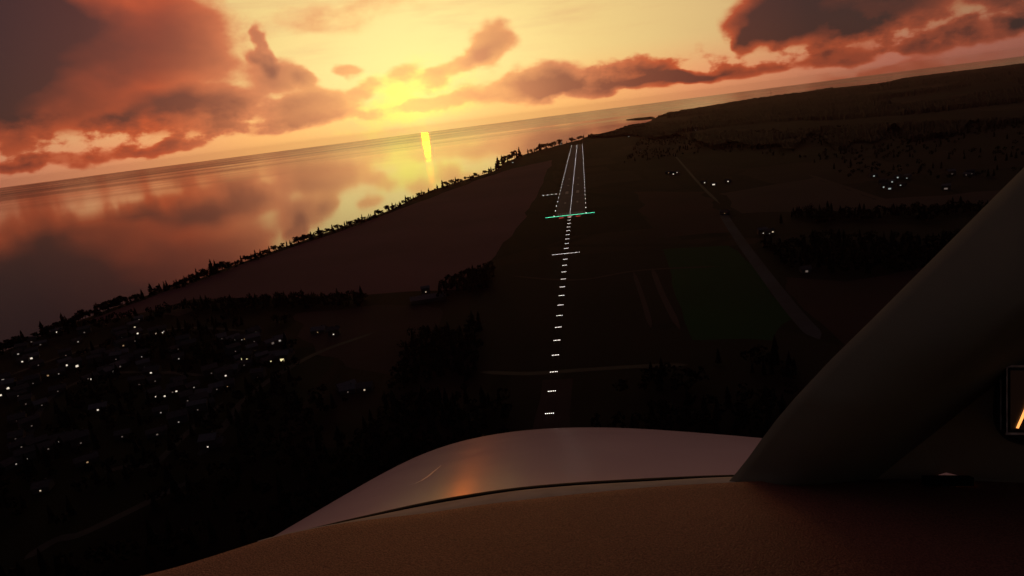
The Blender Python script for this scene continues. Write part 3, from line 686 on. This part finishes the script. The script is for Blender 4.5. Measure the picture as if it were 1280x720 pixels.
# dark side panel with a notch through which a sliver of the nose shows
def poly(name, px, dep, m, thick=.01, parent=plane):
    bm = bmesh.new(); vs = [bm.verts.new(AI @ W(x, y, dep(x, y))) for x, y in px]
    es = [bm.edges.new((vs[i], vs[(i+1) % len(vs)])) for i in range(len(vs))]
    bmesh.ops.triangle_fill(bm, use_beauty=True, edges=es)
    me = bpy.data.meshes.new(name); bm.to_mesh(me); bm.free(); me.materials.append(m)
    o = obj(name, me, parent); md = o.modifiers.new('solid', 'SOLIDIFY'); md.thickness = thick; md.offset = 0
    return o
poly('side_panel', [(1000, 606), (1060, 604), (1120, 602), (1162, 600), (1164, 595), (1172, 590.5), (1181, 588), (1194, 591), (1207, 594.5), (1209, 600), (1300, 602), (1640, 602), (1640, 120), (1420, 275), (1290, 370), (1200, 440), (1130, 495), (1060, 550)], lambda x, y: .85-.00012*max(0, x-1000)-.0004*max(0, 590-y), M['side'], .008)
poly('notch_cover_strip', [(1155, 595.6), (1214, 595.6), (1214, 606), (1155, 606)], lambda x, y: .80, M['seal'], .01)  # added dark strip hiding the lit glareshield that shows below the notch
# instrument
hb = MB()
hc = W(1292, 500, .76)
for k in range(28):
    pass
v = []; f = []
prof = [(1.30, .79), (1.22, .765), (1.12, .755), (1.06, .77), (1.05, .80)]
for rr, dep in prof:
    for k in range(40):
        a = 6.2832*k/40; ca, sa = math.cos(a), math.sin(a); e = (abs(ca)**3+abs(sa)**3)**(-1/3)
        v.append(AI @ W(1302+48*rr*e*ca, 500+44*rr*e*sa, dep))
for j in range(len(prof)-1):
    for k in range(40): f.append([j*40+k, j*40+(k+1) % 40, (j+1)*40+(k+1) % 40, (j+1)*40+k])
inst = obj('instrument', mesh('instrument', v, f, M['bezel'], None, True), plane)
def qbox(name, x0, y0, x1, y1, d0, d1, m, parent=inst, grow=1.0):
    cx, cy = (x0+x1)/2, (y0+y1)/2; v = []
    for d, s_ in ((d0, 1), (d1, grow)):
        for x, y in ((x0, y0), (x1, y0), (x1, y1), (x0, y1)): v.append(AI @ W(cx+(x-cx)*s_, cy+(y-cy)*s_, d))
    f = [[0, 1, 2, 3], [7, 6, 5, 4], [0, 4, 5, 1], [1, 5, 6, 2], [2, 6, 7, 3], [3, 7, 4, 0]]
    return obj(name, mesh(name, v, f, m), parent)
qbox('bezel', 1257.5, 458, 1346, 542, .72, .80, M['bezel'], grow=.93)
# side ribs of the case seen at its left
qbox('case_side', 1250, 461, 1252, 537, .735, .80, M['rim'], grow=.95)
for (a, b_) in (((1258, 458.5), (1346, 457)), ((1258, 541.5), (1346, 543)), ((1258.7, 458.5), (1258.7, 541.5))):
    x0, x1 = min(a[0], b_[0])-.8, max(a[0], b_[0])+.8; y0, y1 = min(a[1], b_[1])-.7, max(a[1], b_[1])+.7
    qbox('bezel_rim', x0, y0, x1, y1, .716, .7205, M['rim'])
scr = qbox('screen', 1263, 463, 1342, 537, .7185, .7195, M['screen'])
v = [AI @ W(x, y, .7175) for x, y in ((1270, 535), (1273.3, 535.6), (1286.5, 508), (1303, 535.6), (1306.3, 535), (1288, 500.5), (1285, 500.5))]
obj('orange_mark', mesh('orange_mark', v, [[0, 1, 2, 6], [2, 5, 6], [2, 3, 4, 5]], M['stroke']), scr)
# cabin shell behind and above the eye (out of the frame; keeps the cabin dark)
def AL(x, y, z): return CAM+Xa*x+Ya*y+Za*z
def abox(name, rows, m, thick=.02): return grid(name, rows, m, thick=thick, smooth=False)
prof = [(-.62, -.5), (-.64, -.12), (-.60, .22), (-.50, .40), (-.3, .48), (.3, .52), (.9, .48), (1.1, .40), (1.2, .2), (1.22, -.3), (1.2, -1.1)]
abox('cabin_roof', [[AL(x, y, z) for x, z in prof[2:9]] for y in (-1.8, -1.0, -.4, -.05, .25)], M['shell'])
for x_, s_ in ((-.64, 'l'), (1.22, 'r')):
    abox('cabin_side', [[AL(x_, y, z) for z in (-1.15, -.25)] for y in (-1.8, -.9, .2)], M['shell'])
    for y_ in (-1.8, -.75):
        abox('door_post', [[AL(x_, y_+k, z) for z in (-.25, 0, .22)] for k in (0, .16)], M['shell'])
abox('rear_bulkhead', [[AL(-.64, -1.8, z), AL(1.22, -1.8, z)] for z in (-1.2, .55)], M['shell'])
abox('roof_header', [[AL(-.50, .25, .40), AL(.3, .30, .50), AL(1.1, .25, .40)], [AL(-.44, .33, .40), AL(.3, .42, .47), AL(1.05, .33, .40)]], M['shell'])
abox('cabin_floor', [[AL(-.64, y, -1.15), AL(1.22, y, -1.15)] for y in (-1.8, 1.0)], M['shell'])
abox('instrument_panel', [[W(x, sm(TT, x), dT(x))-Ya*.40+Za*dz for x in [-260+1860*i/20 for i in range(21)]] for dz in (-.11, -.8)], M['side'])

# ------------------------------------------------------------------ sky: evening gradient and clouds by direction
SUN_PX = (528, 147)
sd = ray(*SUN_PX).normalized()
sun_el = math.asin(sd.z); sun_az = math.atan2(sd.x, sd.y)
print('sun el/az', math.degrees(sun_el), math.degrees(sun_az))
sl = bpy.data.lights.new('sun', 'SUN'); sl.energy = SUN_E; sl.angle = R(.5); sl.color = (1, .15, 0)
so = bpy.data.objects.new('sun', sl); COL.objects.link(so); so.rotation_euler = (-sd).to_track_quat('-Z', 'Y').to_euler(); so.location = (0, 0, 300)
wd = bpy.data.worlds.new('World'); scn.world = wd; wd.use_nodes = True; nt = wd.node_tree; nt.nodes.clear()
Lk = nt.links.new
def val(x):
    n = N(nt, 'ShaderNodeValue'); n.outputs[0].default_value = x; return n.outputs[0]
def mth(op, a, b=None, c=None, clamp=False):
    n = N(nt, 'ShaderNodeMath', operation=op, use_clamp=clamp)
    for i, q in enumerate((a, b, c)):
        if q is None: continue
        if isinstance(q, (int, float)): n.inputs[i].default_value = q
        else: Lk(q, n.inputs[i])
    return n.outputs[0]
def ss(x, a, b_, c=0, d=1, kind='SMOOTHSTEP'):
    n = N(nt, 'ShaderNodeMapRange', interpolation_type=kind)
    Lk(x, n.inputs[0])
    for i, q in enumerate((a, b_, c, d)): n.inputs[i+1].default_value = q
    return n.outputs[0]
def mixc(f, a, b_, bt='MIX'):
    n = N(nt, 'ShaderNodeMix', data_type='RGBA', blend_type=bt)
    for i, q in ((0, f), (6, a), (7, b_)):
        if isinstance(q, tuple): n.inputs[i].default_value = (*q, 1)
        elif isinstance(q, (int, float)): n.inputs[i].default_value = q
        else: Lk(q, n.inputs[i])
    return n.outputs[2]
def ramp(x, stops, scale):
    n = N(nt, 'ShaderNodeValToRGB'); e = n.color_ramp.elements
    while len(e) < len(stops): e.new(.5)
    for k, (p, c) in enumerate(stops): e[k].position = p/scale; e[k].color = (*c, 1)
    Lk(mth('DIVIDE', x, scale), n.inputs['Fac']); return n.outputs['Color']
tc = N(nt, 'ShaderNodeTexCoord'); sx = N(nt, 'ShaderNodeSeparateXYZ'); Lk(tc.outputs['Generated'], sx.inputs[0])
az = mth('ARCTAN2', sx.outputs[0], sx.outputs[1]); el = mth('ARCSINE', sx.outputs[2])
dt = N(nt, 'ShaderNodeVectorMath', operation='DOT_PRODUCT'); Lk(tc.outputs['Generated'], dt.inputs[0]); dt.inputs[1].default_value = sd
sdist = mth('ARCCOSINE', mth('MINIMUM', dt.outputs['Value'], .99999))
azd = mth('ABSOLUTE', mth('SUBTRACT', az, sun_az))
cv = N(nt, 'ShaderNodeCombineXYZ'); Lk(az, cv.inputs[0]); Lk(el, cv.inputs[1]); P0 = cv.outputs[0]
def noi(scale, det, sy=1.5, off=0, color=False, rough=.55):
    mp_ = N(nt, 'ShaderNodeMapping'); Lk(P0, mp_.inputs['Vector']); mp_.inputs['Scale'].default_value = (1, sy, 1); mp_.inputs['Location'].default_value = (off, off*.7, 0)
    n = N(nt, 'ShaderNodeTexNoise'); n.inputs['Scale'].default_value = scale; n.inputs['Detail'].default_value = det; n.inputs['Roughness'].default_value = rough
    Lk(mp_.outputs[0], n.inputs['Vector']); return n.outputs['Color' if color else 'Fac']
def warp(P, noise_col, amp):
    a = N(nt, 'ShaderNodeVectorMath', operation='SUBTRACT'); Lk(noise_col, a.inputs[0]); a.inputs[1].default_value = (.5, .5, .5)
    m_ = N(nt, 'ShaderNodeVectorMath', operation='MULTIPLY_ADD'); Lk(a.outputs[0], m_.inputs[0]); m_.inputs[1].default_value = (amp, amp*.8, 0); Lk(P, m_.inputs[2]); return m_.outputs[0]
P1 = warp(P0, noi(7, 3, 1.6, 3, True), .09)
P1 = warp(P1, noi(26, 5, 1.4, 7, True), .024)
def ae(x, y): d = ray(x, y).normalized(); return math.atan2(d.x, d.y), math.asin(d.z)
# x, y, rx, ry (photo pixels), tilt from the horizon (deg), weight
CL = CLOUDS
D = None
for (x, y, rx, ry, tl, w) in CL:
    a0, e0 = ae(x, y); c7, s7 = math.cos(RO), math.sin(RO)
    a1, e1 = ae(x+rx*c7, y-rx*s7); a2, e2 = ae(x-ry*s7, y-ry*c7)
    mp_ = N(nt, 'ShaderNodeMapping', vector_type='TEXTURE'); Lk(P1, mp_.inputs['Vector'])
    mp_.inputs['Location'].default_value = (a0, e0, 0); mp_.inputs['Rotation'].default_value = (0, 0, R(tl)); mp_.inputs['Scale'].default_value = (math.hypot(a1-a0, e1-e0), math.hypot(a2-a0, e2-e0), 1)
    ln = N(nt, 'ShaderNodeVectorMath', operation='LENGTH'); Lk(mp_.outputs[0], ln.inputs[0])
    f = ss(ln.outputs['Value'], .35, 1.35, w, 0)
    D = f if D is None else mth('ADD', D, f)
nb1 = noi(20, 7, 1.7, 11, rough=.6); nb2 = noi(5.5, 5, 2.6, 19)
# unseen clouds added high and to the sides to dim the overhead light
gen = mth('MULTIPLY', ss(nb2, .30, .5, .3, 1.2), ss(el, .25, .38, 0, 1))
gen2 = mth('MULTIPLY', ss(nb2, .42, .6, 0, .9), ss(azd, .75, 1.0, 0, 1))
low = mth('MULTIPLY', mth('MULTIPLY', ss(nb1, .42, .62, 0, .42), mth('MULTIPLY', ss(el, .09, .03, 0, 1), ss(el, .008, .022))), ss(azd, .10, .3, .25, 1))
D = mth('ADD', D, mth('ADD', mth('MAXIMUM', gen, gen2), low))
D = mth('MINIMUM', D, 1.5)
Dn = mth('ADD', D, mth('MULTIPLY', mth('MULTIPLY', mth('SUBTRACT', nb1, .5), .62), mth('MULTIPLY', ss(D, .0, .35, 0, 1), ss(D, .45, 1.1, 1, .35))))
mask = ss(Dn, .10, .60); thick = ss(Dn, .28, 1.32, 0, 1, 'LINEAR')
thin_c = ramp(sdist, [(0, (1, .66, .17)), (.10, (1, .50, .17)), (.2, (.80, .28, .12)), (.34, (.64, .10, .034)), (.55, (.45, .078, .032)), (.9, (.20, .06, .04)), (1.5, (.06, .035, .035))], 1.6)
thick_c = ramp(sdist, [(0, (.90, .45, .17)), (.09, (.66, .24, .12)), (.2, (.27, .085, .060)), (.30, (.17, .046, .036)), (.42, (.080, .024, .023)), (.52, (.042, .017, .020)), (.8, (.03, .020, .021)), (1.5, (.035, .030, .046))], 1.6)
cloud = mixc(thick, thin_c, thick_c)
lowc = ramp(azd, [(0, (1, .70, .24)), (.10, (1, .60, .20)), (.22, (.98, .50, .17)), (.38, (.82, .33, .15)), (.6, (.45, .15, .10)), (1.0, (.12, .05, .045)), (1.6, (.04, .03, .035))], 1.7)
highc = ramp(sdist, [(0, (1, .86, .30)), (.12, (.98, .77, .30)), (.25, (.86, .62, .24)), (.42, (.70, .47, .20)), (.65, (.42, .24, .11)), (1.0, (.13, .09, .075)), (1.5, (.04, .038, .045))], 1.7)
base = mixc(ss(el, .012, .085), lowc, highc)
base = mixc(ss(el, .27, .55), base, (.055, .048, .078))
# high thin cirrus streaks
base = mixc(mth('MULTIPLY', ss(noi(6, 6, 7, 31, rough=.6), .45, .75, 0, .35), ss(el, .05, .15)), base, mixc(.5, thin_c, (.55, .33, .2)))
col = mixc(mask, base, cloud)
# glow around the sun, which sits behind thin cloud at the horizon
cg = ae(505, 128)
gm_ = N(nt, 'ShaderNodeMapping', vector_type='TEXTURE'); Lk(P1, gm_.inputs['Vector']); gm_.inputs['Location'].default_value = (cg[0]+.005, cg[1]-.006, 0); gm_.inputs['Scale'].default_value = (1.35, .75, 1)
gl = N(nt, 'ShaderNodeVectorMath', operation='LENGTH'); Lk(gm_.outputs[0], gl.inputs[0])
gfac = mth('MULTIPLY', ss(mth('ADD', gl.outputs['Value'], mth('MULTIPLY', mth('SUBTRACT', nb1, .5), .16)), .0, .085, .85, 0), mth('SUBTRACT', 1, mth('MULTIPLY', ss(Dn, .25, .7), .9)))
col = mixc(gfac, col, (1.0, .93, .16))
wide = mth('MULTIPLY', mth('POWER', ss(sdist, 0, .45, 1, 0, 'LINEAR'), 3), .19)
col = mixc(wide, col, (1.0, .86, .32), 'ADD')
sky = N(nt, 'ShaderNodeTexSky', sky_type='NISHITA'); sky.sun_disc = False; sky.sun_elevation = max(sun_el, R(.6)); sky.sun_rotation = sun_az
bg1 = N(nt, 'ShaderNodeBackground'); Lk(col, bg1.inputs['Color']); bg1.inputs['Strength'].default_value = 1
bg2 = N(nt, 'ShaderNodeBackground'); Lk(sky.outputs[0], bg2.inputs['Color']); bg2.inputs['Strength'].default_value = .006
ad = N(nt, 'ShaderNodeAddShader'); Lk(bg1.outputs[0], ad.inputs[0]); Lk(bg2.outputs[0], ad.inputs[1])
ow = N(nt, 'ShaderNodeOutputWorld'); Lk(ad.outputs[0], ow.inputs['Surface'])
wd.cycles.sampling_method = 'MANUAL'; wd.cycles.sample_map_resolution = 1024
# haze
if HAZE:
    hx = MB(); hx.box((0, 0, 150), (2*SEA_R+600, 2*SEA_R+600, 330)); hm = bpy.data.materials.new('haze_air'); hm.use_nodes = True; hn = hm.node_tree; hn.nodes.clear()
    pv = hn.nodes.new('ShaderNodeVolumePrincipled'); pv.inputs['Density'].default_value = HAZE; pv.inputs['Color'].default_value = (.95, .60, .52, 1); pv.inputs['Anisotropy'].default_value = .75
    oo = hn.nodes.new('ShaderNodeOutputMaterial'); hn.links.new(pv.outputs[0], oo.inputs['Volume'])
    ho = obj('haze', hx.me('haze', hm)); ho['kind'] = 'stuff'; ho['label'] = 'thin warm evening haze over land and sea'


# ------------------------------------------------------------------ camera, render settings
cd = bpy.data.cameras.new('camera'); cam = bpy.data.objects.new('camera', cd); COL.objects.link(cam); scn.camera = cam
cd.sensor_width = 36; cd.lens = F/1280*36; cd.clip_start = .05; cd.clip_end = 120000
mw = Matrix((RT, UP, -fw)).transposed().to_4x4(); mw.translation = CAM; cam.matrix_world = mw
scn.view_settings.view_transform = 'Standard'; scn.view_settings.look = 'None'; scn.view_settings.exposure = 0; scn.view_settings.gamma = 1
scn.render.engine = 'CYCLES'
scn.cycles.sample_clamp_indirect = 3
scn.cycles.volume_bounces = 0
scn.cycles.transparent_max_bounces = 16
